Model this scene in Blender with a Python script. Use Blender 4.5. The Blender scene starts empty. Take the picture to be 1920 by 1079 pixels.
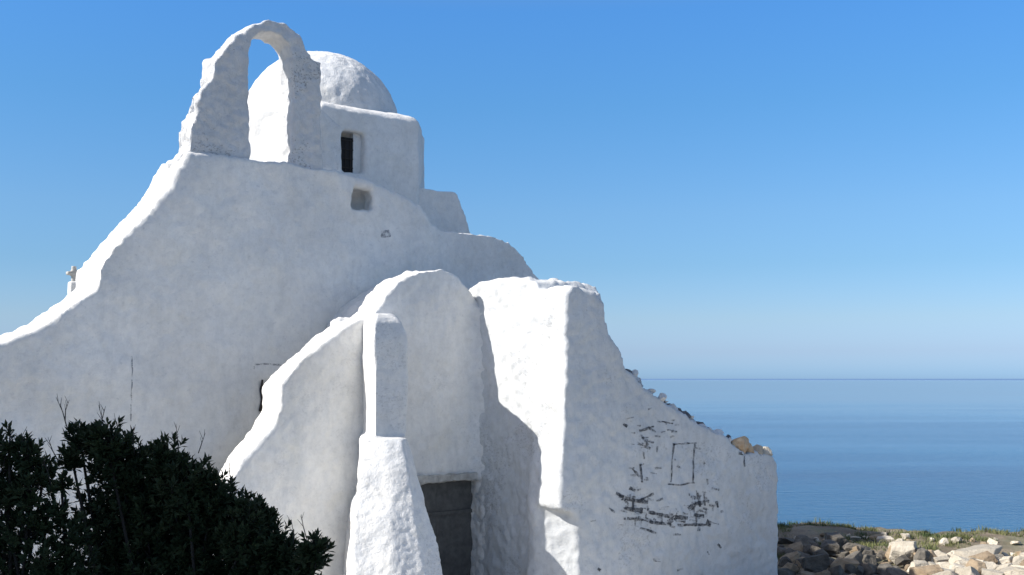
import bpy, bmesh, math, random
from mathutils import Vector, noise, Matrix
from mathutils.bvhtree import BVHTree
R = math.radians
random.seed(7)
S = bpy.context.scene
C = S.collection

# ------------------------------------------------------------ camera, sky, sun
F = 2100.0                       # focal length in photo pixels (photo 1920 wide)
CAM = Vector((0, 0, 3.7)); PITCH = math.atan(170.5 / F)
cd = bpy.data.cameras.new('camera'); cam = bpy.data.objects.new('camera', cd); C.objects.link(cam)
cam.location = CAM; cam.rotation_euler = (R(90) + PITCH, 0, 0)
cd.sensor_width = 36; cd.lens = F * 36 / 1920; cd.clip_end = 60000; cd.clip_start = 0.1
S.camera = cam
FAC = R(38)                      # the walls run from near-left to far-right at this angle
SUN_AZ = R(21); SUN_EL = R(38)   # direction to the sun: left of the camera and a little towards it
sdir = Vector((-math.cos(SUN_AZ) * math.cos(SUN_EL), -math.sin(SUN_AZ) * math.cos(SUN_EL), math.sin(SUN_EL)))
W = bpy.data.worlds.new('World'); S.world = W; W.use_nodes = True
nt = W.node_tree; nt.nodes.clear()
sky = nt.nodes.new('ShaderNodeTexSky'); sky.sky_type = 'NISHITA'; sky.sun_disc = False
sky.sun_elevation = SUN_EL; sky.sun_rotation = math.atan2(sdir.x, sdir.y)
sky.altitude = 0; sky.air_density = 1.0; sky.dust_density = 0.6; sky.ozone_density = 2.2
# clear-day colour of the sky against height above the horizon (a tint on the Sky Texture)
tc = nt.nodes.new('ShaderNodeTexCoord'); sx = nt.nodes.new('ShaderNodeSeparateXYZ'); nt.links.new(tc.outputs['Generated'], sx.inputs[0])
cr = nt.nodes.new('ShaderNodeValToRGB'); nt.links.new(sx.outputs['Z'], cr.inputs[0])
TINT = [(0.0047, (0.464, 0.754, 1.398)), (0.0237, (0.483, 0.653, 1.122)), (0.0522, (0.522, 0.665, 0.951)), (0.0997, (0.455, 0.659, 0.891)), (0.1468, (0.481, 0.713, 0.936)), (0.239, (0.417, 0.778, 1.052)), (0.3179, (0.408, 0.848, 1.239)), (0.5, (1.55, 1.2, 0.97))]
el = cr.color_ramp.elements
while len(el) < len(TINT): el.new(.5)
for i, (p_, c_) in enumerate(TINT): el[i].position = p_; el[i].color = (c_[0] / 3, c_[1] / 3, c_[2] / 3, 1)
hs = nt.nodes.new('ShaderNodeVectorMath'); hs.operation = 'MULTIPLY'; nt.links.new(cr.outputs[0], hs.inputs[1])
bg = nt.nodes.new('ShaderNodeBackground'); bg.inputs[1].default_value = 0.115 * 3      # the tint above is stored divided by 3
wo = nt.nodes.new('ShaderNodeOutputWorld')
nt.links.new(sky.outputs[0], hs.inputs[0]); nt.links.new(hs.outputs[0], bg.inputs[0]); nt.links.new(bg.outputs[0], wo.inputs[0])
sl = bpy.data.lights.new('sun', 'SUN'); sl.energy = 4.8; sl.angle = R(0.5); sl.color = (1, .955, .88)
so = bpy.data.objects.new('sun', sl); C.objects.link(so); so.rotation_euler = sdir.to_track_quat('Z', 'Y').to_euler()
S.view_settings.view_transform = 'Standard'; S.view_settings.look = 'None'; S.view_settings.exposure = 0.45; S.view_settings.gamma = 1
S.render.engine = 'CYCLES'
S.cycles.max_bounces = 8; S.cycles.diffuse_bounces = 5; S.cycles.transparent_max_bounces = 12

# ------------------------------------------------------------ building axes
T = Vector((math.cos(FAC), math.sin(FAC), 0)); N = Vector((math.sin(FAC), -math.cos(FAC), 0))
def wld(u, w, z): return T * u + N * w + Vector((0, 0, z))
def ray(px, q):
    return Vector((0, math.cos(PITCH), math.sin(PITCH))) + Vector(((px - 960) / F, 0, 0)) + Vector((0, -math.sin(PITCH), math.cos(PITCH))) * (-(q - 539.5) / F)
def on_w(px, q, w):              # a traced point on a wall plane w = const -> (u, z)
    d = ray(px, q); p = CAM + d * (w / d.dot(N)); return (p.dot(T), p.z)
def on_u(px, q, u):
    d = ray(px, q); p = CAM + d * (u / d.dot(T)); return (p.dot(N), p.z)
def on_z(px, q, z):
    d = ray(px, q); return CAM + d * ((z - CAM.z) / d.z)
def at_y(px, q, y):
    d = ray(px, q); return CAM + d * (y / d.y)

# ------------------------------------------------------------ object helpers
def tag(o, label=None, cat=None, group=None, kind=None):
    if label: o['label'] = label
    if cat: o['category'] = cat
    if group: o['group'] = group
    if kind: o['kind'] = kind
    return o
def empty(name, loc, label, cat, group=None):
    o = bpy.data.objects.new(name, None); C.objects.link(o); o.location = loc; o.empty_display_size = .3
    return tag(o, label, cat, group)
def link(name, me, mat, parent=None, smooth=True):
    o = bpy.data.objects.new(name, me); C.objects.link(o)
    if mat is not None: me.materials.clear(); me.materials.append(mat)
    if smooth:
        for p in me.polygons: p.use_smooth = True
    if parent:
        o.parent = parent; o.matrix_parent_inverse = Matrix.Translation(-parent.location)
    return o
def bm_new(): return bmesh.new()
def prism(bm, front, back):
    """closed solid between two equal-length rings of points"""
    a = [bm.verts.new(p) for p in front]; b = [bm.verts.new(p) for p in back]; n = len(a)
    for i in range(n): bm.faces.new((a[i], a[(i + 1) % n], b[(i + 1) % n], b[i]))
    bm.faces.new(a[::-1]); bm.faces.new(b)
def wall_w(bm, pts, w, t, back=None):     # pts (u,z) at plane w, thickness t backwards
    prism(bm, [wld(u, w, z) for u, z in pts], [wld(u, w - t, z) for u, z in (back or pts)])
def wall_u(bm, pts, u, t):                # pts (w,z) at plane u, thickness t towards +u
    prism(bm, [wld(u, w, z) for w, z in pts], [wld(u + t, w, z) for w, z in pts])
def loft(bm, rings):
    vs = [[bm.verts.new(p) for p in r] for r in rings]; n = len(vs[0])
    for a, b in zip(vs, vs[1:]):
        for i in range(n): bm.faces.new((a[i], a[(i + 1) % n], b[(i + 1) % n], b[i]))
    bm.faces.new(vs[0][::-1]); bm.faces.new(vs[-1])
def to_mesh(bm, name='m'):
    bmesh.ops.recalc_face_normals(bm, faces=bm.faces[:]); me = bpy.data.meshes.new(name); bm.to_mesh(me); bm.free(); return me
def plaster(bm, voxel=.05, smooth=3, lumps=.05, grain=.012, rough=None, cut=None, seed=0, fine=1.0):
    """turn a rough solid into lumpy hand-plastered masonry with soft edges"""
    me = to_mesh(bm); ob = bpy.data.objects.new('tmp', me); C.objects.link(ob); tmp = [ob]
    if cut is not None:
        cm = to_mesh(cut); co = bpy.data.objects.new('tmpc', cm); C.objects.link(co); tmp.append(co)
        m = ob.modifiers.new('b', 'BOOLEAN'); m.operation = 'DIFFERENCE'; m.object = co; m.solver = 'EXACT'; m.use_self = True
    m = ob.modifiers.new('r', 'REMESH'); m.mode = 'VOXEL'; m.voxel_size = voxel
    if smooth:
        m = ob.modifiers.new('s', 'SMOOTH'); m.iterations = smooth; m.factor = .5
    dg = bpy.context.evaluated_depsgraph_get(); out = bpy.data.meshes.new_from_object(ob.evaluated_get(dg))
    for o in tmp: bpy.data.objects.remove(o)
    so_ = Vector((seed * 7.3, seed * 3.1, 0))
    nr = [v.normal.copy() for v in out.vertices]
    for v, n in zip(out.vertices, nr):
        p = v.co + so_
        d = lumps * noise.noise(p * .55) + lumps * .55 * noise.noise(p * 1.5) + grain * 1.3 * noise.noise(p * 4.1) + grain * fine * noise.noise(p * 9.5)
        if rough: d += rough(v.co, n)
        v.co = v.co + n * d
    out.update(); return out
def tube(bm, pts, radii, seg=6):
    rings = []
    for i, p in enumerate(pts):
        d = (pts[min(i + 1, len(pts) - 1)] - pts[max(i - 1, 0)]).normalized()
        a = d.orthogonal().normalized(); b = d.cross(a)
        rings.append([bm.verts.new(p + (a * math.cos(2 * math.pi * k / seg) + b * math.sin(2 * math.pi * k / seg)) * radii[i]) for k in range(seg)])
    for r0, r1 in zip(rings, rings[1:]):
        for k in range(seg): bm.faces.new((r0[k], r0[(k + 1) % seg], r1[(k + 1) % seg], r1[k]))
    bm.faces.new(rings[-1])

# ------------------------------------------------------------ materials
class NT:
    def __init__(s, name):
        s.m = bpy.data.materials.new(name); s.m.use_nodes = True; s.t = s.m.node_tree; s.t.nodes.clear()
        s.out = s.n('ShaderNodeOutputMaterial'); s.b = s.n('ShaderNodeBsdfPrincipled'); s.l(s.b.outputs[0], s.out.inputs[0])
        s.geo = s.n('ShaderNodeNewGeometry'); s.pos = s.geo.outputs['Position']
    def n(s, k): return s.t.nodes.new(k)
    def l(s, a, b): s.t.links.new(a, b)
    def scale(s, v):
        m = s.n('ShaderNodeVectorMath'); m.operation = 'MULTIPLY'; s.l(s.pos, m.inputs[0]); m.inputs[1].default_value = v; return m.outputs[0]
    def noise(s, sc, det=4, rough=.55, vec=None, dist=0):
        x = s.n('ShaderNodeTexNoise'); s.l(vec or s.pos, x.inputs['Vector']); x.inputs['Scale'].default_value = sc; x.inputs['Detail'].default_value = det; x.inputs['Roughness'].default_value = rough; x.inputs['Distortion'].default_value = dist; return x.outputs['Fac']
    def ramp(s, f, stops):
        r = s.n('ShaderNodeValToRGB'); s.l(f, r.inputs[0]); e = r.color_ramp.elements
        while len(e) < len(stops): e.new(.5)
        for i, (p, c) in enumerate(stops):
            e[i].position = p; e[i].color = (c, c, c, 1) if isinstance(c, (int, float)) else (*c, 1)
        return r.outputs[0]
    def mix(s, f, a, b, mode='MIX'):
        x = s.n('ShaderNodeMix'); x.data_type = 'RGBA'; x.blend_type = mode
        for v, i in ((f, 0), (a, 6), (b, 7)):
            if isinstance(v, (int, float)): x.inputs[i].default_value = v
            elif isinstance(v, tuple): x.inputs[i].default_value = (*v, 1)
            else: s.l(v, x.inputs[i])
        return x.outputs[2]
    def math(s, op, a, b=0):
        x = s.n('ShaderNodeMath'); x.operation = op
        for v, i in ((a, 0), (b, 1)):
            if isinstance(v, (int, float)): x.inputs[i].default_value = v
            else: s.l(v, x.inputs[i])
        return x.outputs[0]
    def bump(s, h, strength, dist):
        x = s.n('ShaderNodeBump'); x.inputs['Strength'].default_value = strength; x.inputs['Distance'].default_value = dist; s.l(h, x.inputs['Height'])
        if s.b.inputs['Normal'].links: s.l(s.b.inputs['Normal'].links[0].from_socket, x.inputs['Normal'])
        s.l(x.outputs[0], s.b.inputs['Normal'])
    def col(s, c): s.l(c, s.b.inputs['Base Color']) if not isinstance(c, tuple) else setattr(s.b.inputs['Base Color'], 'default_value', (*c, 1))
    def rough(s, r): s.b.inputs['Roughness'].default_value = r

def whitewash(name, base=(.80, .79, .765), dirt=.5, pit=0.0, bump=1.0, warm=0.25):
    t = NT(name)
    c = t.mix(t.ramp(t.noise(.7, 5, .6), [(.38, 0), (.7, 1)]), base, tuple(x * .84 for x in base))
    streak = t.noise(1.0, 5, .62, vec=t.scale((3.2, 3.2, .7)), dist=.4)
    f = t.math('MULTIPLY', t.ramp(streak, [(.5, 0), (.72, 1)]), dirt * .8)
    c = t.mix(f, c, (.50, .52, .54))
    f = t.math('MULTIPLY', t.ramp(t.noise(1.6, 4, .6, dist=.8), [(.52, 0), (.72, 1)]), warm)
    c = t.mix(f, c, (.74, .70, .60))
    c = t.mix(t.math('MULTIPLY', t.ramp(t.noise(2.6, 6, .72, dist=.3), [(.45, 0), (.6, 1)]), dirt * .45), c, (.60, .62, .65))
    f = t.math('MULTIPLY', t.ramp(t.noise(14, 3, .7), [(.60, 0), (.74, 1)]), dirt * .8)
    c = t.mix(f, c, (.45, .46, .48))
    c = t.mix(1.0, c, t.ramp(t.noise(8, 6, .75), [(.3, .90), (.55, 1.02), (.75, 1.06)]), 'MULTIPLY')
    if pit:
        f = t.math('MULTIPLY', t.ramp(t.math('MULTIPLY', t.noise(22, 3, .7, vec=t.scale((1, 1, 1.5))), t.ramp(t.noise(1.3, 2), [(.42, .6), (.62, 1.12)])), [(.61, 0), (.67, 1)]), pit)
        c = t.mix(f, c, (.16, .155, .15))
    t.col(c); t.rough(.92); t.b.inputs['Specular IOR Level'].default_value = .15
    t.bump(t.noise(6, 5, .6), .6 * bump, .03)
    t.bump(t.noise(34, 5, .65), .75 * bump, .012)
    return t.m
M = {}
M['wall'] = whitewash('smooth whitewash')
M['rough'] = whitewash('rough whitewash', base=(.76, .76, .75), dirt=.7, pit=.2, bump=1.4)
M['belfry'] = whitewash('grey belfry plaster', base=(.66, .66, .66), dirt=.9, pit=.6, bump=1.8, warm=.2)
M['ruin'] = whitewash('weathered whitewash', base=(.62, .635, .64), dirt=.8, pit=.3, bump=1.0, warm=.15)
M['gate'] = whitewash('gate whitewash', dirt=.45, pit=.12, bump=1.0, warm=.35)

def stone(name, a, b, sc=6, bump=1.0):
    t = NT(name); c = t.mix(t.ramp(t.noise(sc, 5, .65), [(.35, 0), (.65, 1)]), a, b)
    c = t.mix(t.ramp(t.noise(sc * 4, 4, .7), [(.55, 0), (.7, .7)]), c, tuple(x * .45 for x in a))
    oi = t.n('ShaderNodeObjectInfo')
    c = t.mix(1.0, c, t.ramp(oi.outputs['Random'], [(0, .72), (1, 1.15)]), 'MULTIPLY')
    t.col(c); t.rough(.9); t.bump(t.noise(sc * 3, 6, .65), .9 * bump, .04); return t.m
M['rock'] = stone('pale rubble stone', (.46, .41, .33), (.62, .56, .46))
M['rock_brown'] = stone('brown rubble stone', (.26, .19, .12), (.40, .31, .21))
M['rock_shade_grey'] = stone('shade-darkened grey rubble', (.08, .072, .062), (.19, .17, .14))  # natural grey-brown variation, darkened further so the tone carries shade
M['dark_stone'] = stone('dark edge stone', (.10, .10, .11), (.24, .24, .25), 10)
M['orange_stone'] = stone('orange broken stone', (.46, .30, .17), (.62, .50, .36), 9)
def plain(name, c, r=.8):
    t = NT(name); t.col(t.mix(t.ramp(t.noise(9, 4, .6), [(.35, 0), (.7, 1)]), c, tuple(x * .6 for x in c))); t.rough(r); t.bump(t.noise(30, 4, .6), .5, .01); return t.m
M['void'] = plain('dark window interior', (.012, .011, .012))
M['slab'] = plain('weathered lintel stone', (.50, .49, .46))
M['iron'] = plain('rusty iron', (.035, .028, .024))
M['cable'] = plain('white cable', (.7, .7, .68))
M['shadow_wood'] = plain('shade-toned doorway panel', (.12, .12, .115))  # dark tone stands for the shade inside the doorway recess
t = NT('flaked paint'); t.col((.055, .06, .07)); t.rough(.95)
tr = t.n('ShaderNodeBsdfTransparent'); mx = t.n('ShaderNodeMixShader')
f = t.ramp(t.noise(15, 7, .8, dist=.3), [(.36, 0), (.56, .85)]); t.l(f, mx.inputs[0]); t.l(tr.outputs[0], mx.inputs[1]); t.l(t.b.outputs[0], mx.inputs[2]); t.l(mx.outputs[0], t.out.inputs[0])
M['flake'] = t.m
t = NT('faded paint'); t.col((.11, .12, .135)); t.rough(.95)
tr = t.n('ShaderNodeBsdfTransparent'); mx = t.n('ShaderNodeMixShader')
f = t.ramp(t.noise(15, 7, .8, dist=.3), [(.40, 0), (.64, .85)]); t.l(f, mx.inputs[0]); t.l(tr.outputs[0], mx.inputs[1]); t.l(t.b.outputs[0], mx.inputs[2]); t.l(mx.outputs[0], t.out.inputs[0])
M['fleck'] = t.m
t = NT('faint stain'); t.col((.30, .31, .33)); t.rough(.95)
tr = t.n('ShaderNodeBsdfTransparent'); mx = t.n('ShaderNodeMixShader')
f = t.ramp(t.noise(11, 5, .8), [(.40, 0), (.62, .8)]); t.l(f, mx.inputs[0]); t.l(tr.outputs[0], mx.inputs[1]); t.l(t.b.outputs[0], mx.inputs[2]); t.l(mx.outputs[0], t.out.inputs[0])
M['crack'] = t.m
t = NT('dark waxy leaves'); oi = t.n('ShaderNodeObjectInfo')
t.col(t.mix(t.ramp(t.noise(9, 3), [(.35, 0), (.65, 1)]), (.020, .032, .014), (.036, .050, .020))); t.rough(.6); t.b.inputs['Specular IOR Level'].default_value = .2
M['leaf'] = t.m
M['twig'] = plain('dark twig bark', (.035, .028, .022), .9)
t = NT('dry grass'); t.col(t.mix(t.ramp(t.noise(2, 4), [(.38, 0), (.62, 1)]), (.035, .065, .018), (.20, .20, .08))); t.rough(.8); M['grass'] = t.m
t = NT('stony earth')
c = t.mix(t.ramp(t.noise(1.2, 5, .6), [(.35, 0), (.65, 1)]), (.17, .13, .09), (.30, .25, .18))
c = t.mix(t.ramp(t.noise(.8, 4, .6, dist=.5), [(.50, 0), (.60, .35)]), c, (.11, .15, .05))
c = t.mix(t.ramp(t.noise(20, 4, .7), [(.5, 0), (.7, .8)]), c, (.12, .10, .08))
t.col(c); t.rough(.95); t.bump(t.noise(8, 6, .7), 1, .06); M['ground'] = t.m
t = NT('limewashed paving'); v_ = t.n('ShaderNodeTexVoronoi'); v_.feature = 'DISTANCE_TO_EDGE'; v_.inputs['Scale'].default_value = 1.8; t.l(t.pos, v_.inputs['Vector'])
t.col(t.mix(t.ramp(v_.outputs['Distance'], [(.03, 0), (.06, 1)]), (.8, .79, .76), t.mix(t.noise(2), (.50, .46, .40), (.62, .58, .50)))); t.rough(.9); M['paving'] = t.m
# sea
t = NT('sea water'); t.rough(.12); t.b.inputs['IOR'].default_value = 1.33
vl = t.n('ShaderNodeVectorMath'); vl.operation = 'LENGTH'; t.l(t.pos, vl.inputs[0]); dist = vl.outputs['Value']
lg = t.math('LOGARITHM', dist, 10.0)     # world distance from the shore
deep = (.001, .052, .155)
band = t.noise(1.0, 4, .6, vec=t.scale((.0035, .016, 0)))
c = t.mix(t.ramp(band, [(.4, 0), (.65, 1)]), deep, (.002, .086, .205))
far = t.ramp(t.math('DIVIDE', lg, 5.0), [(.735, 0), (.775, 1)])   # wind-ruffled darker water far out
c = t.mix(far, c, (.13, .22, .37)); t.col(c); t.l(t.math('MULTIPLY', t.math('SUBTRACT', 1.0, far), .5), t.b.inputs['Specular IOR Level'])
calm = t.ramp(t.math('DIVIDE', lg, 5.0), [(.40, .95), (.47, .40), (.56, .06)])
for sc_, st_, k_ in (((.35, .9, 0), .6, .6), ((1.6, 4.0, 0), .7, .22)):
    t.bump(t.noise(1.0, 4, .62, vec=t.scale(sc_)), st_, .1)
    t.l(t.math('MULTIPLY', t.math('MULTIPLY', calm, t.ramp(t.noise(1.0, 3, .55, vec=t.scale((.004, .028, 0))), [(.35, .35), (.62, 1)])), k_ * 1.35), t.b.inputs['Normal'].links[0].from_node.inputs['Distance'])
M['sea'] = t.m

# ------------------------------------------------------------ setting
def ground_h(x, y):
    z = 0.0
    s = max(0, min(1, (13 - y) / 11)); z += 2.1 * s * s * (3 - 2 * s)
    ye = 29.3 - .28 * max(0, x - 6) + .5 * noise.noise(Vector((x * .5, 3, 0)))      # land's edge
    p = Vector((x, y, 0))
    if x > 4.5 and y > 17: z += min(1, (x - 4.5) / 1.5) * (.16 * noise.noise(p * .6) + .07 * noise.noise(p * 2.3))
    e = y - ye
    if e > 0: z -= min(9.5, e * 2.2 + 1.0 * abs(noise.noise(p * .8)) * min(1, e))
    e2 = max(0, abs(x) - 45)
    if y < ye: z -= 0.0 * e2
    return z
bm = bm_new()
xs = [-400, -200, -100, -60, -40, -30, -22, -16, -11, -7, -4, -1, 1, 3] + [4 + .25 * i for i in range(65)] + [21, 23, 26, 30, 36, 45, 60, 90, 140, 400]
ys = [-400, -100, -40, -20, -10, -5, 0, 2, 3.5, 5, 6.5, 8, 9.5, 11, 12, 13, 14.5, 16, 17, 18, 19] + [19.25 + .25 * i for i in range(60)] + [36, 38, 40]
g = [[bm.verts.new((x, y, ground_h(x, y))) for x in xs] for y in ys]
for j in range(len(ys) - 1):
    for i in range(len(xs) - 1): bm.faces.new((g[j][i], g[j][i + 1], g[j + 1][i + 1], g[j + 1][i]))
tag(link('ground', to_mesh(bm), M['ground']), 'stony headland ground running to the edge above the sea', 'ground', kind='structure')
bm = bm_new(); px_ = [-14 + i for i in range(22)]; py_ = [4 + i * .5 for i in range(28)]
g = [[bm.verts.new((x, y, ground_h(x, y) + .03)) for x in px_] for y in py_]
for j in range(len(py_) - 1):
    for i in range(len(px_) - 1):
        a = px_[i] * .616 - py_[j] * .788
        if a > -16: bm.faces.new((g[j][i], g[j][i + 1], g[j + 1][i + 1], g[j + 1][i]))
bmesh.ops.delete(bm, geom=[v for v in bm.verts if not v.link_faces], context='VERTS')
tag(link('pavement', to_mesh(bm), M['paving']), 'whitewashed flagstone paving in front of the church', 'pavement', kind='structure')
bm = bm_new()
yy = [20, 60, 150, 400, 1000, 3000, 10000, 45000]; 
g = [[bm.verts.new((x, y, -8)) for x in (-45000, -9000, -2000, -300, 0, 300, 2000, 9000, 45000)] for y in yy]
for j in range(len(yy) - 1):
    for i in range(8): bm.faces.new((g[j][i], g[j][i + 1], g[j + 1][i + 1], g[j + 1][i]))
tag(link('sea', to_mesh(bm), M['sea'], smooth=False), 'calm blue sea reaching to the horizon', 'sea', kind='structure')

# ------------------------------------------------------------ the church
WF = -16.75                       # front plane of the church facade
WG = -15.18                       # front plane of the entrance gable
WR = -12.89                       # front plane of the ruined wall
church = empty('church', wld(9, WF, 0), 'large whitewashed church with sloping front wall, bell arch and dome above the sea', 'church')
fo = [(0, 646), (60, 625), (100, 602), (145, 568), (185, 538), (190, 495), (215, 462), (282, 398), (318, 358), (341, 312), (352, 290),
      (400, 292), (475, 300), (540, 305), (600, 316), (650, 325), (700, 343), (760, 370), (790, 392), (812, 420), (835, 431), (880, 435), (920, 438), (955, 453), (985, 480), (1003, 508), (1024, 545)]
pts = [on_w(px, q, WF) for px, q in fo]
u0, z0 = pts[0]
pts = [(u0 - 4.0, -.6), (u0 - 4.0, z0 - 1.35), (u0 - 2.6, z0 - .95), (u0 - 1.2, z0 - .5)] + pts + [(pts[-1][0] + .5, pts[-1][1] - 1.5), (pts[-1][0] + .6, -.6)]
bm = bm_new(); wall_w(bm, pts, WF, 1.12)
cut = bm_new()
def box_cut(bm, a, b, w, d, front=.3):
    (ua, za), (ub, zb) = a, b
    wall_w(bm, [(ua, zb), (ub, zb), (ub, za), (ua, za)], w + front, d + front)
box_cut(cut, on_w(661, 348, WF), on_w(699, 394, WF), WF, .45)
# slit opening beside the gable
box_cut(cut, on_w(488, 712, WF), on_w(540, 778, WF), WF, .05)
def chips(v, n):
    k = max(0, 1 - abs(n.dot(N)) * 1.15); return k * (.022 * noise.noise(v * 4.5) + .028 * noise.noise(v * 9.5))
facade = link('front_wall', plaster(bm, .042, 2, .09, .012, rough=chips, cut=cut), M['wall'], church)

BEL_U = on_w(445, 200, WF)[0]
def noisy_edge(v, n):             # ragged, broken look for the belfry's sides
    a = abs(n.dot(N)); k = 1 - min(1, a * 1.1); lf = 1 if n.dot(T) < 0 and v.dot(T) < BEL_U else .25
    return k * lf * (.11 * noise.noise(v * 2.6) + .06 * noise.noise(v * 6.5))
be = [(340, 292), (356, 278), (357, 240), (371, 205), (382, 170), (398, 150), (402, 118), (420, 92), (446, 66), (476, 46), (508, 36), (540, 46), (566, 70), (580, 100), (586, 110), (602, 116), (604, 330), (340, 330)]
bm = bm_new(); wall_w(bm, [on_w(*p, WF - .06) for p in be], WF - .06, .52)
cut = bm_new()
ho = [(472, 303), (472, 94), (475, 79), (480, 68), (492, 60), (509, 58), (528, 65), (544, 80), (553, 102), (555, 125), (555, 308)]
wall_w(cut, [on_w(*p, WF) for p in ho], WF + .5, 2.0)
link('bell_gable', plaster(bm, .03, 1, .035, .016, rough=noisy_edge, cut=cut, seed=1, fine=1.6), M['belfry'], church)

bm = bm_new(); wall_w(bm, [on_w(*p, WF - .75) for p in [(570, 190), (606, 206), (622, 222), (639, 236), (640, 345), (570, 345)]], WF - .75, 2.2)
link('stepped_shoulder', plaster(bm, .035, 3, .03, .012, seed=13), M['rough'], church)
# dome and drum
dc = at_y(600, 300, 22.6); du, dw = dc.dot(T), dc.dot(N)
RD = 2.0
ztop = at_y(785, 240, 22.6).z; zap = at_y(600, 103, 22.6).z
def octo(r, z, flat=1.0):
    ring = []; 
    for k in range(8):
        a = R(22.5 + 45 * k) 
        uu, ww = r * 1.082 * math.cos(a), r * 1.082 * math.sin(a)
        if abs(ww) > abs(uu): uu *= 1.3
        ring.append(wld(du + uu, dw + ww, z))
    return ring
bm = bm_new(); loft(bm, [octo(RD, 3.0), octo(RD, ztop - .1), octo(RD - .1, ztop + .0), octo(RD - .35, ztop + .1)])
cut = bm_new(); wF = dw + RD
(ua, za), (ub, zb) = on_w(642, 245, wF), on_w(684, 327, wF)
wall_w(cut, [(ua, zb), (ub, zb), (ub, za), (ua, za)], wF + .3, .62)
drum = link('drum', plaster(bm, .04, 4, .04, .008, cut=cut, seed=2), M['wall'], church)
bm = bm_new(); n1, n2 = 40, 14; zb_ = ztop - .1; hd = zap - zb_; rd = 1.62
rings = []
for j in range(n2):
    a = j / n2 * R(90); rings.append([wld(du + rd * math.cos(a) ** .92 * math.cos(2 * math.pi * k / n1), dw + rd * math.cos(a) ** .92 * math.sin(2 * math.pi * k / n1), zb_ + hd * math.sin(a)) for k in range(n1)])
rings.insert(0, [p - Vector((0, 0, .5)) for p in rings[0]]); loft(bm, rings)
link('dome', plaster(bm, .04, 3, .025, .010, seed=3, fine=1.5), M['rough'], church)
# window in the drum: a dark iron-barred opening inside the recess
def quad_box(bm, u0, u1, w0, w1, z0, z1):
    prism(bm, [wld(u0, w0, z0), wld(u1, w0, z0), wld(u1, w0, z1), wld(u0, w0, z1)], [wld(u0, w1, z0), wld(u1, w1, z0), wld(u1, w1, z1), wld(u0, w1, z1)])
bm = bm_new(); uu = ua + (ub - ua) * .66
quad_box(bm, ua - .05, uu, wF - .18, wF - .26, zb - .05, za - (za - zb) * .10)
win = link('window', to_mesh(bm), M['void'], church, False)
bm = bm_new()
for k in range(3):
    x = ua + (uu - ua) * (k + .6) / 3.2; quad_box(bm, x, x + .015, wF - .165, wF - .178, zb, za - .08)
for k in range(4):
    z = zb + (za - zb) * (k + .6) / 4.4; quad_box(bm, ua, uu, wF - .150, wF - .163, z, z + .015)
link('window_bars', to_mesh(bm), M['iron'], win, False)
bm = bm_new(); quad_box(bm, uu + .003, ub + .03, wF - .16, wF - .40, zb - .03, za + .02)
link('window_frame', to_mesh(bm), M['wall'], win, False)
# cable loop hanging on the drum
p = [at_y(x, q, 20.85) for x, q in ((612, 196), (628, 202), (640, 210), (646, 200), (645, 214), (640, 226), (634, 230))]
bm = bm_new(); tube(bm, p, [.008] * len(p), 5); link('cable', to_mesh(bm), M['cable'], church)
# square roof block beside the drum
wb = WF - 1.6
bp = [on_w(*p, wb) for p in ((690, 345), (786, 352), (858, 359), (868, 385), (884, 440), (900, 520), (690, 520))]
bm = bm_new(); wall_w(bm, bp, wb, 3.2); link('roof_block', plaster(bm, .05, 4, .05, .012, seed=4), M['wall'], church)
# the body of the church behind its front wall
zc = on_w(140, 552, -19.5)[1]
zc = on_w(140, 640, -19.5)[1]
bm = bm_new(); quad_box(bm, 7.6, 13.6, WF - .9, -24.5, -.5, zc); quad_box(bm, 12.5, 15.7, WF - 1.0, -23.5, -.5, 5.1)
link('body', plaster(bm, .12, 2, .08, .02, seed=5), M['wall'], church)
# small stone cross on the rear roof
cu, cz = on_w(138, 529, -19.5)
bm = bm_new(); quad_box(bm, cu - .5, cu + 2.5, -19.1, -19.9, -.5, cz - .75); quad_box(bm, cu - .08, cu + .08, -19.42, -19.58, cz - 1.2, cz + .02)
pd = link('cross_base', plaster(bm, .04, 3, .02, .01, seed=6), M['rough'], church)
bm = bm_new(); quad_box(bm, cu - .04, cu + .04, -19.46, -19.54, cz, cz + .27); quad_box(bm, cu - .12, cu + .12, -19.45, -19.55, cz + .11, cz + .18)
link('cross', plaster(bm, .02, 1, .0, .01, seed=6), M['slab'], pd)

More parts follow.
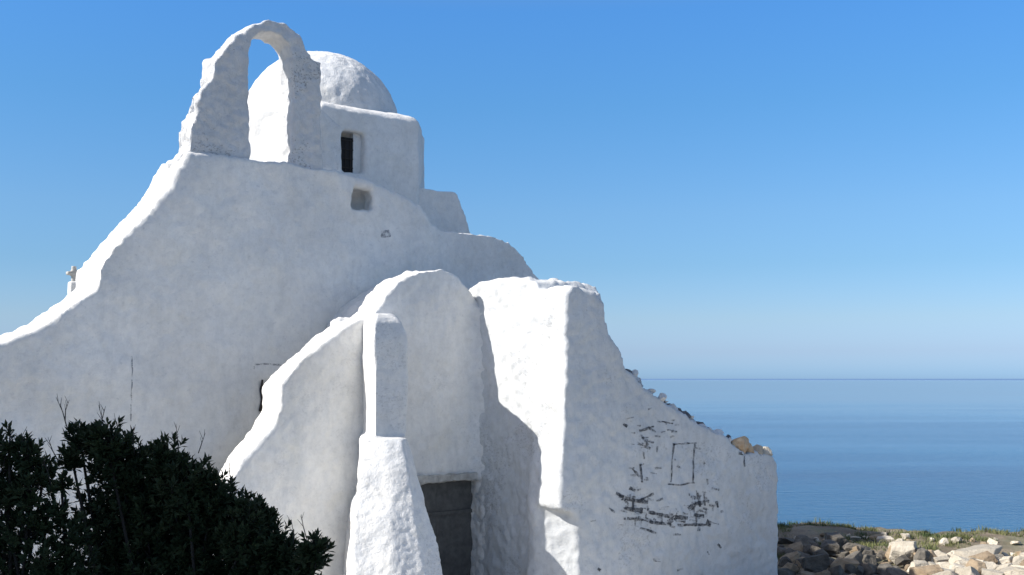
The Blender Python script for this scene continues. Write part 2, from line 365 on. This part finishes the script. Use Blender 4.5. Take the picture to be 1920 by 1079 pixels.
# raised plaster frame lines and marks around the side opening
def surf(objs):
    vs, fs = [], []
    for o in objs:
        k = len(vs); vs += [v.co.copy() for v in o.data.vertices]; fs += [tuple(i + k for i in p.vertices) for p in o.data.polygons]
    return BVHTree.FromPolygons(vs, fs)
def strip(bm, tree, line, width, seed=0, jitter=.6, off=.004):
    """thin mark following a traced line, laid on the wall surface"""
    hits = []
    P = []
    for (a, b) in zip(line, line[1:]):
        n = max(1, int(math.hypot(b[0] - a[0], b[1] - a[1]) / 4))
        P += [(a[0] + (b[0] - a[0]) * i / n, a[1] + (b[1] - a[1]) * i / n) for i in range(n)]
    P.append(line[-1]); rows = []
    for i, (x, q) in enumerate(P):
        a = P[max(0, i - 1)]; b = P[min(len(P) - 1, i + 1)]; dx, dy = b[0] - a[0], b[1] - a[1]; L = math.hypot(dx, dy) or 1
        h = width * (1 + jitter * noise.noise(Vector((x * .11, q * .11, seed)))) * .5; jx = jitter * 1.5 * noise.noise(Vector((x * .07, q * .07, seed + 9)))
        row = []
        for s in (-1, 0, 1):
            d = ray(x + jx - dy / L * h * s, q + jx + dx / L * h * s).normalized()
            loc, nn, _, _ = tree.ray_cast(CAM, d, 60)
            if loc is None: row = None; break
            row.append(bm.verts.new(loc + nn * off))
        rows.append(row)
    for r0, r1 in zip(rows, rows[1:]):
        if r0 and r1:
            for k in (0, 1): bm.faces.new((r0[k], r0[k + 1], r1[k + 1], r1[k]))
tree = surf([facade])
bm = bm_new()
for ln, wd in (([(476, 693), (477, 684), (500, 683), (528, 685)], 3), ([(247, 668), (248, 700), (246, 745), (245, 790)], 2.5), ):
    bm = bm_new(); strip(bm, tree, ln, wd, 1); link('crack', to_mesh(bm), M['crack'], church)
bm = bm_new(); strip(bm, tree, [(722, 432), (724, 446)], 16, 3, .4); link('stain', to_mesh(bm), M['crack'], church)
bm = bm_new(); 
p = []
for x, q in ((491, 712), (487, 730), (489, 750), (486, 772)):
    loc, nn, _, _ = tree.ray_cast(CAM, ray(x, q).normalized(), 60); p.append(loc + nn * .03)
tube(bm, p, [.016, .028, .024, .03], 6); link('hinge', to_mesh(bm), M['iron'], church)

# ------------------------------------------------------------ entrance gable with buttress and doorway
gate = empty('entrance_gable', wld(8.5, WG, 0), 'round-topped whitewashed entrance gable with doorway and buttress in front of the church', 'gable')
go = [(405, 925), (440, 890), (468, 852), (512, 803), (528, 765), (530, 722), (560, 682), (610, 641), (650, 612), (668, 602), (695, 594), (708, 580), (722, 555), (750, 528), (790, 508), (830, 503), (858, 518), (880, 542), (900, 566), (935, 574)]
pts = [on_w(*p, WG) for p in go]
pts = [(pts[0][0] - .8, -.6), (pts[0][0] - .6, 1.0), (pts[0][0] - .35, pts[0][1] - .6)] + pts + [(pts[-1][0], -.6)]
bm = bm_new(); wall_w(bm, pts, WG, .64)
vp = [on_w(*p, WG - .6) for p in [(655, 660), (668, 610), (695, 575), (730, 548), (765, 527), (800, 522), (835, 526), (865, 545), (885, 575)]]
vp = [(vp[0][0], 0)] + vp + [(vp[-1][0], 0)]; wall_w(bm, vp, WG - .6, 1.2)   # short vault joining the gable to the church
# little step high on the gable's back shoulder
a = on_w(600, 600, WG - 1.0); b = on_w(690, 590, WG - 1.0)
quad_box(bm, a[0], b[0] + .2, WG - .4, WG - .72, a[1] - .5, a[1])
uc = on_w(1062, 700, WR)[0]
uf_ = on_w(880, 700, WG)[0]; zf_ = on_u(910, 572, uc)[1]
fl = [(uf_ - .1, WG - .6), (uf_, WG - .02), (uf_ + .07, WG + .03), (uf_ + .13, WG + .10), (uf_ + .17, WG + .22), (uf_ + .3, WG + .3), (uf_ + .3, WG - .6)]
loft(bm, [[wld(a_, b_, z_) for a_, b_ in fl] for z_ in (-.6, zf_ - .03)])
cut = bm_new(); (da, dz) = on_w(775, 908, WG); db = on_w(893, 906, WG)[0]
wall_w(cut, [(da, -.8), (db, -.8), (db, dz), (da, dz)], WG + .4, 1.35)
gw = link('gable_wall', plaster(bm, .035, 2, .06, .014, rough=chips, cut=cut, seed=8), M['gate'], gate)
bm = bm_new(); quad_box(bm, da - .1, db + .07, WG + .075, WG - .35, dz - .005, dz + .125)
link('lintel', plaster(bm, .018, 1, .02, .022, seed=9), M['slab'], gate)
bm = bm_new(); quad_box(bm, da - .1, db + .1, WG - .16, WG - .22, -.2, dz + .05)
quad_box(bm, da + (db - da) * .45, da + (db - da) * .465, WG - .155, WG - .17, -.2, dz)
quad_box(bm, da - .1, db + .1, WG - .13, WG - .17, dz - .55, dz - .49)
link('dark_panel', to_mesh(bm), M['shadow_wood'], gate, False)  # dark panel coloured to stand for the recess's shade
# buttress
ub0 = on_w(678, 650, WG)[0]
def bs(q, pxl, pxr, p, dl=0.0):
    w = WG + p; u1, z = on_w(pxr, q, w); return (z, on_w(pxl, q, w)[0], u1, w, ub0 - dl)
secs = [bs(1150, 690, 862, 2.12, .22), bs(1079, 692, 836, 1.98, .20), bs(1000, 694, 818, 1.80, .14), bs(955, 696, 805, 1.70, .12), bs(935, 702, 799, 1.65, .0), bs(900, 704, 791, 1.56, -.03), bs(850, 705, 776, 1.42, -.03), bs(828, 705, 769, 1.35, -.03), bs(821, 704, 766, 1.31, -.03), bs(817, 703, 763, 1.11, -.03), bs(720, 703, 763, 1.10, -.03), bs(640, 702, 763, 1.09, -.03), bs(625, 702, 761, 1.08, -.03), bs(606, 703, 753, 1.04, -.035), bs(596, 704, 743, .97, -.05), bs(589, 706, 730, .84, -.08)]
secs.insert(0, (-.6, secs[0][1] - .05, secs[0][2] + .15, WG + 2.4, ub0 - .33))
def front(z, a, b, w):
    k = max(0, min(1, (w - WG - 1.2) / .15))      # the lower part is rounded, its left half turned away
    return [wld(a - .06 * k, w - .34 * k, z), wld(a + (b - a) * .35, w - .05 * k, z), wld(a + (b - a) * .7, w + .06 * k, z), wld(b, w - .04 * k, z)]
bm = bm_new(); loft(bm, [front(z, a, b, w) + [wld(max(b, c + .9), WG - .5, z), wld(c + .5 * (c - a) / (w - WG), WG - .5, z)] for z, a, b, w, c in secs])
def but(v, n):
    k = max(0, min(1, (2.9 - v.z) / .8)); return k * (.03 * noise.noise(v * 2.6) + .008 * noise.noise(v * 14) + .006 * noise.noise(v * 24))
link('buttress', plaster(bm, .026, 3, .03, .007, rough=but, seed=10, fine=1.0), M['rough'], gate)

# ------------------------------------------------------------ ruined side wall
ruin = empty('ruined_wall', wld(12, WR, 0), 'crumbling whitewashed side wall stepping down towards the sea with dark flaked marks', 'wall')
uc = on_w(1062, 700, WR)[0]
ro = [(1062, 548), (1072, 537), (1100, 545), (1118, 552), (1134, 580), (1140, 622), (1158, 655), (1172, 690), (1210, 732), (1262, 764), (1310, 795), (1362, 820), (1378, 838), (1400, 850), (1450, 850), (1458, 866), (1460, 960), (1458, 1090)]
pts = [on_w(*p, WR) for p in ro]
lft = [on_w(*p, WR) for p in ((1050, 1090), (1049, 948), (1052, 880), (1060, 760))]
pts = pts + [(pts[-1][0], -.6), (lft[0][0], -.6)] + lft
bm = bm_new(); wall_w(bm, pts, WR, .75)
ux = on_w(1085, 1000, WR)[0]; ul = on_w(1049, 948, WR)[0]; zl = on_w(1049, 948, WR)[1]; zr = on_w(1085, 978, WR)[1]
ch = [(ul - .02, WR - .62, zl), (ux + (ux - ul) * .4, WR + .25, zr), (ul - .5, WR + .25, zl + .1), (ul - .5, WR - .62, zl + .1)]
cutr = bm_new(); prism(cutr, [wld(a, b, -.8) for a, b, c in ch], [wld(a, b, c) for a, b, c in ch])
# the wing that returns to the church
wp = [(1052, 948), (1052, 880), (1060, 560), (1062, 540), (1008, 542), (1002, 527), (940, 524), (902, 526), (884, 534), (860, 560)]
wg = [on_u(*p, uc) for p in wp]
wg = [(WR - .63, -.6), (WR - .63, wg[0][1])] + [(min(w, WR - .63), z) for w, z in wg[1:]] + [(WF - .3, wg[-1][1]), (WF - .3, -.6)]
wall_u(bm, wg, uc + .004, 1.3)
def rr(v, n):
    e = (.05 * noise.noise(v * 3.1) + .06 * noise.noise(v * 6.3) + .035 * noise.noise(v * 13)) 
    a = abs(n.dot(N)); side = 1 - min(1, a * 1.05)
    right = max(0, min(1, (v.dot(T) - uc - .25) / .2)) ; return e * side * (.25 + .75 * right)
rw = link('wall', plaster(bm, .04, 2, .05, .016, rough=rr, cut=cutr, seed=11, fine=1.3), M['ruin'], ruin)
tree = surf([rw])
def rock_mesh(seed, sub=3, flat=.7):
    """angular broken stone: a block chopped by random planes, edges worn"""
    rg = random.Random(seed); bm = bm_new(); bmesh.ops.create_cube(bm, size=1); o = Vector((seed * 3.7, seed * 1.3, 0))
    for k in range(11):
        d = Vector((rg.gauss(0, 1), rg.gauss(0, 1), rg.gauss(0, 1))).normalized()
        r_ = bmesh.ops.bisect_plane(bm, geom=bm.verts[:] + bm.edges[:] + bm.faces[:], plane_co=d * rg.uniform(.34, .50), plane_no=d, clear_outer=True)
        bmesh.ops.holes_fill(bm, edges=[e for e in bm.edges if e.is_boundary], sides=0)
    bmesh.ops.bevel(bm, geom=bm.edges[:], offset=.035, segments=2, affect='EDGES', profile=.6)
    bmesh.ops.triangulate(bm, faces=bm.faces[:]); bmesh.ops.subdivide_edges(bm, edges=[e for e in bm.edges if e.calc_length() > .15], cuts=2); bmesh.ops.triangulate(bm, faces=bm.faces[:])
    for v in bm.verts: v.co += v.normal * 0 + v.co.normalized() * (.05 * noise.noise(v.co * 3 + o) + .025 * noise.noise(v.co * 9 + o)); v.co.z *= flat
    return to_mesh(bm)
RM = [rock_mesh(s, 3, (.5, .65, .8, .95)[s % 4]) for s in range(12)]
def place_rock(name, me, mat, loc, size, rot, parent=None, sx=1.0):
    m2 = me if mat is None else me
    o = bpy.data.objects.new(name, me); C.objects.link(o); o.location = loc; o.scale = (size * sx, size, size); o.rotation_euler = rot
    if not me.materials: me.materials.append(mat)
    o.material_slots[0].link = 'OBJECT'; o.material_slots[0].material = mat
    if parent: o.parent = parent; o.matrix_parent_inverse = Matrix.Translation(-parent.location)
    return o
rg = random.Random(3)
for px, q, s in ((1176, 696, .20), (1190, 712, .14), (1204, 728, .12), (1222, 742, .13), (1236, 748, .17), (1256, 757, .14), (1268, 765, .20), (1283, 772, .17), (1298, 786, .15), (1312, 792, .18), (1326, 801, .12)):
    u, z = on_w(px, q + 5, WR - .15)
    o = place_rock('edge_stone', RM[rg.randrange(12)], M['dark_stone'], wld(u, WR - .15, z - .015), s * .95, (rg.random(), rg.random(), rg.random() * 6), ruin, 1.2)
for px in range(1172, 1360, 8):
    q = 620 + (px - 1140) * 3.0 if px < 1166 else 694 + (px - 1172) * .92 if px < 1262 else 768 + (px - 1262) * .55
    u, z = on_w(px, q + 4, WR - .3); place_rock('bedded_stone', RM[rg.randrange(12)], M['ruin'], wld(u, WR - rg.uniform(.05, .3), z - .055), rg.uniform(.10, .2), (rg.random(), rg.random(), rg.random() * 6), ruin, 1.3)
for px, q, s, mt, sx in ((1384, 836, .34, 'orange_stone', 1.0), (1404, 843, .24, 'orange_stone', 1.0), (1420, 845, .22, 'rock', 1.2), (1438, 848, .20, 'rock', 1.2), (1366, 824, .14, 'dark_stone', 1.1)):
    u, z = on_w(px, q, WR - .1); o = place_rock('broken_stone', RM[rg.randrange(12)], M[mt], wld(u, WR - .12, z), s, (rg.random(), rg.random(), rg.random() * 6), ruin, sx)
    o['label'] = {'orange_stone': 'orange broken stone on the wall end', 'rock': 'pale broken stone on the wall end', 'dark_stone': 'dark stone on the wall end'}[mt]
# flaked paint marks
bm = bm_new(); k = 0
marks = [([(1262, 834), (1272, 832), (1306, 831)], 5), ([(1264, 832), (1261, 850)], 8), ([(1302, 832), (1300, 868), (1299, 905)], 6), ([(1261, 850), (1258, 905)], 5), ([(1252, 908), (1275, 910), (1302, 905)], 6),
 ([(1198, 808), (1212, 804), (1226, 800)], 8), ([(1196, 832), (1220, 842)], 8), ([(1205, 820), (1215, 836)], 8), ([(1186, 880), (1200, 895)], 8), ([(1200, 870), (1204, 905)], 8),
 ([(1180, 915), (1190, 920)], 13), ([(1160, 930), (1185, 938), (1215, 942)], 14), ([(1172, 952), (1185, 956), (1205, 958)], 17), ([(1188, 930), (1186, 958)], 9), ([(1195, 942), (1225, 925)], 9),
 ([(1175, 972), (1200, 974), (1225, 980), (1260, 984)], 11), ([(1215, 960), (1250, 968), (1290, 972)], 13), ([(1270, 985), (1300, 984), (1332, 985)], 11), ([(1290, 955), (1305, 945), (1322, 942)], 16), ([(1308, 925), (1312, 950)], 9), ([(1320, 922), (1321, 948)], 9),
 ([(1324, 978), (1334, 982)], 17), ([(1343, 940), (1346, 952)], 12), ([(1255, 978), (1262, 975)], 14), ([(1300, 965), (1320, 968)], 10), ([(1168, 795), (1176, 800)], 12), ([(1240, 790), (1262, 795)], 6), ([(1385, 850), (1396, 852)], 10), ([(1395, 855), (1396, 875)], 6), ([(1155, 925), (1170, 932)], 10), ([(1120, 1066), (1126, 1070)], 12), ([(1200, 990), (1230, 1000)], 7), ([(1345, 1020), (1352, 1028)], 8)]
for ln, wd in marks: k += 1; strip(bm, tree, ln, wd * .5, k, .8)
link('flaked_paint_mark', to_mesh(bm), M['flake'], ruin); bm = bm_new()
rf = random.Random(4)
for cx_, cy_, sx_, sy_, n_ in ((1255, 968, 44, 12, 46), (1195, 945, 22, 14, 26), (1310, 945, 18, 14, 20), (1205, 818, 16, 22, 14), (1200, 885, 12, 16, 8), (1280, 870, 26, 34, 10), (1250, 800, 14, 10, 7), (1230, 1000, 60, 30, 12), (940, 790, 14, 16, 0)):
    for _ in range(n_):
        x_, y_ = rf.gauss(cx_, sx_), rf.gauss(cy_, sy_); l_ = rf.uniform(4, 15); a_ = rf.choice([rf.gauss(.05, .25), rf.gauss(.05, .25), rf.gauss(1.5, .3)])
        k += 1; strip(bm, tree, [(x_, y_), (x_ + l_ * math.cos(a_), y_ + l_ * math.sin(a_))], rf.uniform(1.2, 4.2), k, .9)
link('faded_paint_fleck', to_mesh(bm), M['fleck'], ruin)


# ------------------------------------------------------------ unseen white block added to shade the shrubs
shade_house = empty('shade_house', (-12.5, 3.2, 1.5), 'plain white block added out of view to shade the shrubs', 'shade_house')
bm = bm_new(); bmesh.ops.create_cube(bm, size=1, matrix=Matrix.Translation((-12.5, 3.0, 4.6)) @ Matrix.Diagonal((7, 8.5, 12, 1)))
link('wall', plaster(bm, .12, 2, .06, .01, seed=12), M['wall'], shade_house)
bm = bm_new(); bmesh.ops.create_cube(bm, size=1, matrix=Matrix.Translation((-8.98, 3.5, 3.0)) @ Matrix.Diagonal((.12, 1.0, 2.1, 1)))
link('dark_panel', to_mesh(bm), M['shadow_wood'], shade_house, False)

# ------------------------------------------------------------ shrubs
def leaf(bm, base, d, up, L, w):
    s = d.cross(up).normalized(); n = s.cross(d).normalized()
    a = bm.verts.new(base); m1 = base + d * L * .55 + n * L * .03; l = bm.verts.new(m1 + s * w); r = bm.verts.new(m1 - s * w); t_ = bm.verts.new(base + d * L - n * L * .12)
    bm.faces.new((a, l, t_)); bm.faces.new((a, t_, r))
def shrub(name, lumps, y0, base, label, n_per, shell, twigs, rs):
    rg = random.Random(rs); root = empty(name, base, label, 'shrub', 'shrubs in front of the church')
    fb = bm_new(); tb = bm_new(); tops = []
    for (px, q, r, dy) in lumps:
        c = at_y(px, q, y0 + dy); rad = r / F * (y0 + dy)
        for i in range(int(n_per * (r / 60) ** 2.1)):
            d = Vector((rg.gauss(0, 1), rg.gauss(0, 1), rg.gauss(0, 1))).normalized()
            rr_ = rad * (shell + (1 - shell) * rg.random()) * (1 + .28 * noise.noise(d * 2.2 + c * 2)); p = c + d * rr_
            if p.z < base[2] + .1: continue
            ax = (d * .7 + Vector((0, 0, .75)) + Vector((rg.gauss(0, .3), rg.gauss(0, .3), rg.gauss(0, .2)))).normalized()
            o1 = ax.orthogonal().normalized(); o2 = ax.cross(o1); k0 = rg.random() * 6; nl = rg.randint(7, 10)
            for k in range(nl):
                an = k0 + k * 2.4; tilt = .25 + .95 * k / nl
                dd = (ax * math.cos(tilt) + (o1 * math.cos(an) + o2 * math.sin(an)) * math.sin(tilt)).normalized()
                leaf(fb, p - ax * .02 * k / nl * 2, dd, ax, rg.uniform(.040, .066), rg.uniform(.009, .014))
            if rg.random() < .5: tube(tb, [p, p - ax * .07 - d * .02, c + (p - c) * .35], [.0025, .003, .005], 4)
        trunk0 = Vector(base) + Vector((rg.uniform(-.15, .15), rg.uniform(-.1, .1), 0)); mid = trunk0.lerp(c, .5) + Vector((rg.uniform(-.12, .12), rg.uniform(-.1, .1), .08))
        tube(tb, [trunk0, mid, c, c + Vector((0, 0, rad * .6))], [.022, .013, .008, .004], 6)
    for (x1, q1, x0, q0) in twigs:
        a = at_y(x0, q0, y0); b = at_y(x1, q1, y0 + rg.uniform(-.1, .1)); m = a.lerp(b, .5) + Vector((rg.uniform(-.015, .015), 0, 0))
        tube(tb, [a, m, b], [.004, .003, .0012], 4)
        for j in range(3):
            s = m.lerp(b, j / 3); e = s + Vector((rg.uniform(-.04, .04), rg.uniform(-.03, .03), rg.uniform(.03, .06))); tube(tb, [s, e], [.0022, .001], 4)
    link('foliage', to_mesh(fb), M['leaf'], root, False); link('stems', to_mesh(tb), M['twig'], root)
    return root
gz = lambda x, y: ground_h(x, y)
bx = at_y(330, 1000, 7.2).x
shrub('shrub', [(150, 825, 34, .1), (200, 830, 42, 0), (135, 860, 26, 0), (225, 870, 60, .1), (310, 862, 46, 0), (275, 910, 70, .2), (350, 905, 55, -.1), (395, 940, 55, 0), (330, 975, 95, .2), (220, 975, 85, .2), (430, 985, 70, .1), (470, 995, 60, -.1), (505, 1030, 60, 0), (588, 1032, 36, -.2), (565, 1070, 45, -.1), (420, 1060, 100, .2), (300, 1075, 110, .2), (200, 1080, 60, .3), (520, 1090, 70, .1), (360, 1160, 120, .2), (480, 1160, 90, 0), (240, 1170, 80, .1)],
      7.2, (bx, 7.3, gz(bx, 7.3)), 'large dense dark-leaved shrub at lower centre-left hiding the foot of the gable', 165, .35,
      [(105, 745, 125, 800), (130, 750, 122, 790), (185, 760, 200, 820), (198, 762, 190, 820), (215, 785, 225, 830), (250, 800, 252, 850), (330, 795, 335, 850), (385, 812, 372, 850), (430, 868, 434, 905), (565, 965, 575, 1010), (90, 820, 112, 870), (545, 975, 550, 1020)], 5)
bx2 = at_y(20, 1000, 6.8).x
shrub('shrub', [(18, 838, 36, 0), (52, 852, 34, 0), (85, 878, 28, .1), (20, 890, 44, .1), (62, 915, 46, 0), (115, 905, 26, .1), (10, 950, 50, 0), (90, 965, 40, .1), (50, 1000, 46, 0), (130, 1000, 40, .1), (10, 1040, 46, .1), (90, 1050, 44, 0), (150, 1060, 40, .1), (-60, 900, 80, .1), (-70, 1020, 90, .2), (40, 1110, 70, .1), (120, 1120, 60, 0)],
      6.8, (bx2, 7.0, gz(bx2, 7.0)), 'smaller looser dark-leaved shrub at the left edge with gaps showing the white wall', 85, .45,
      [(15, 800, 25, 830), (40, 812, 48, 850), (80, 860, 95, 910)], 6)

# ------------------------------------------------------------ rubble and grass on the headland
rg = random.Random(21)
GR = 'rubble stones on the headland'
def rubble(px, q, s, mt, label=None, grp=True, rot=None, sx=1.2, lift=.18, mi=None):
    z = 0.0
    for _ in range(4):
        p = on_z(px, q, z); z = ground_h(p.x, p.y) + s * lift
    o = place_rock('stone', RM[rg.randrange(12) if mi is None else mi], M[mt], p, s, rot or (rg.uniform(-.4, .4), rg.uniform(-.4, .4), rg.random() * 6), None, sx)
    if label and label.startswith('*'):
        sz = 'tiny' if s < .17 else 'small' if s < .27 else 'medium' if s < .38 else 'large'
        colr = {'rock': 'pale', 'rock_brown': 'tan', 'rock_shade_grey': 'grey'}[mt]
        where = label[1:].split('|'); edges = (1560, 1650, 1735, 1800, 1860)
        seg = ['next to the ruined wall', 'a little right of the ruined wall', 'in the middle of the shade', 'where the shade ends', 'left of centre', 'to the right'][sum(px > e for e in edges)]
        label = f'{sz} {colr} stone {where[0]}, {seg}' + (', nearest row' if q > 1066 else '')
    tag(o, label, 'stone', GR); return o
special = [(1567, 1020, .50, 'rock_shade_grey', 'pale grey slab tilted among the shaded rubble'), (1664, 1019, .36, 'rock', 'small white stone at the edge of the shade'), (1643, 1014, .30, 'rock_brown', 'tan stone left of the small white stone'),
  (1504, 1047, .36, 'rock_shade_grey', 'small flat stone near the foot of the ruined wall'), (1690, 1036, .5, 'rock', 'long pale slab lying where the shade ends'), (1738, 1050, .42, 'rock_brown', 'brown-faced boulder at the left end of the sunlit pile'), (1832, 1046, .75, 'rock', 'large white boulder in the middle of the sunlit pile')]
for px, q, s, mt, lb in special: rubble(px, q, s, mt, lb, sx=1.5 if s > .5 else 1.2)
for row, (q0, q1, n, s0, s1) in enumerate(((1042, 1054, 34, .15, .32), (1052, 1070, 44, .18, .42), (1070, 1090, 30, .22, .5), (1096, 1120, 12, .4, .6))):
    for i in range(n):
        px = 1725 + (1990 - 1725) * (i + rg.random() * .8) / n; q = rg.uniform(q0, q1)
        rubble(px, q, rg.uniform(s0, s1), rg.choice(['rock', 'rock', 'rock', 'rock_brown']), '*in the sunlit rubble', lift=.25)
for i in range(150):  # dark stones extend the shade by colour past the wall's own shadow
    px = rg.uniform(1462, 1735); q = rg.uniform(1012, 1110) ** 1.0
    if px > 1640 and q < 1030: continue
    rubble(px, q, rg.choice([.12, .16, .2, .25, .3, .4]), rg.choice(['rock_shade_grey', 'rock_shade_grey', 'rock_shade_grey', 'rock_shade_grey', 'rock_brown']), '*in the shaded rubble')
for i in range(26):
    px = rg.uniform(1470, 1960); q = rg.uniform(1000, 1016) + (px - 1470) * .02
    rubble(px, q, rg.uniform(.10, .22), rg.choice(['rock', 'rock_brown']), '*near the land edge')
bm = bm_new()
def tuft(x, y, h, n):
    z = ground_h(x, y)
    for k in range(n):
        b = Vector((x + rg.gauss(0, .07), y + rg.gauss(0, .07), z - .01)); d = Vector((rg.gauss(0, .35), rg.gauss(0, .35), 1)).normalized(); L = h * rg.uniform(.5, 1.1); s = Vector((rg.gauss(0, 1), rg.gauss(0, 1), 0)).normalized() * .008
        a, c_, m1, m2, e = [bm.verts.new(p) for p in (b - s, b + s, b + d * L * .6 + s * .7, b + d * L * .6 - s * .7, b + d * L + Vector((d.x, d.y, -.1)) * L * .4)]
        bm.faces.new((a, c_, m1, m2)); bm.faces.new((m2, m1, e))
for i in range(2600):
    x = rg.uniform(5.2, 15); y = rg.uniform(20.5, 29.5)
    den = noise.noise(Vector((x * .45, y * .7, 4)))
    edge = y > 25.5
    if den > (.05 if edge else .14) - (.25 if 1660 < 960 + x / y * 2100 < 1830 and 23.5 < y < 26.5 else 0): tuft(x, y, rg.uniform(.07, .17) * (1.2 if den > .3 else 1), 16)
tag(link('grass', to_mesh(bm), M['grass'], smooth=False), 'tufts of green and dry grass along the land edge', 'grass', kind='stuff')
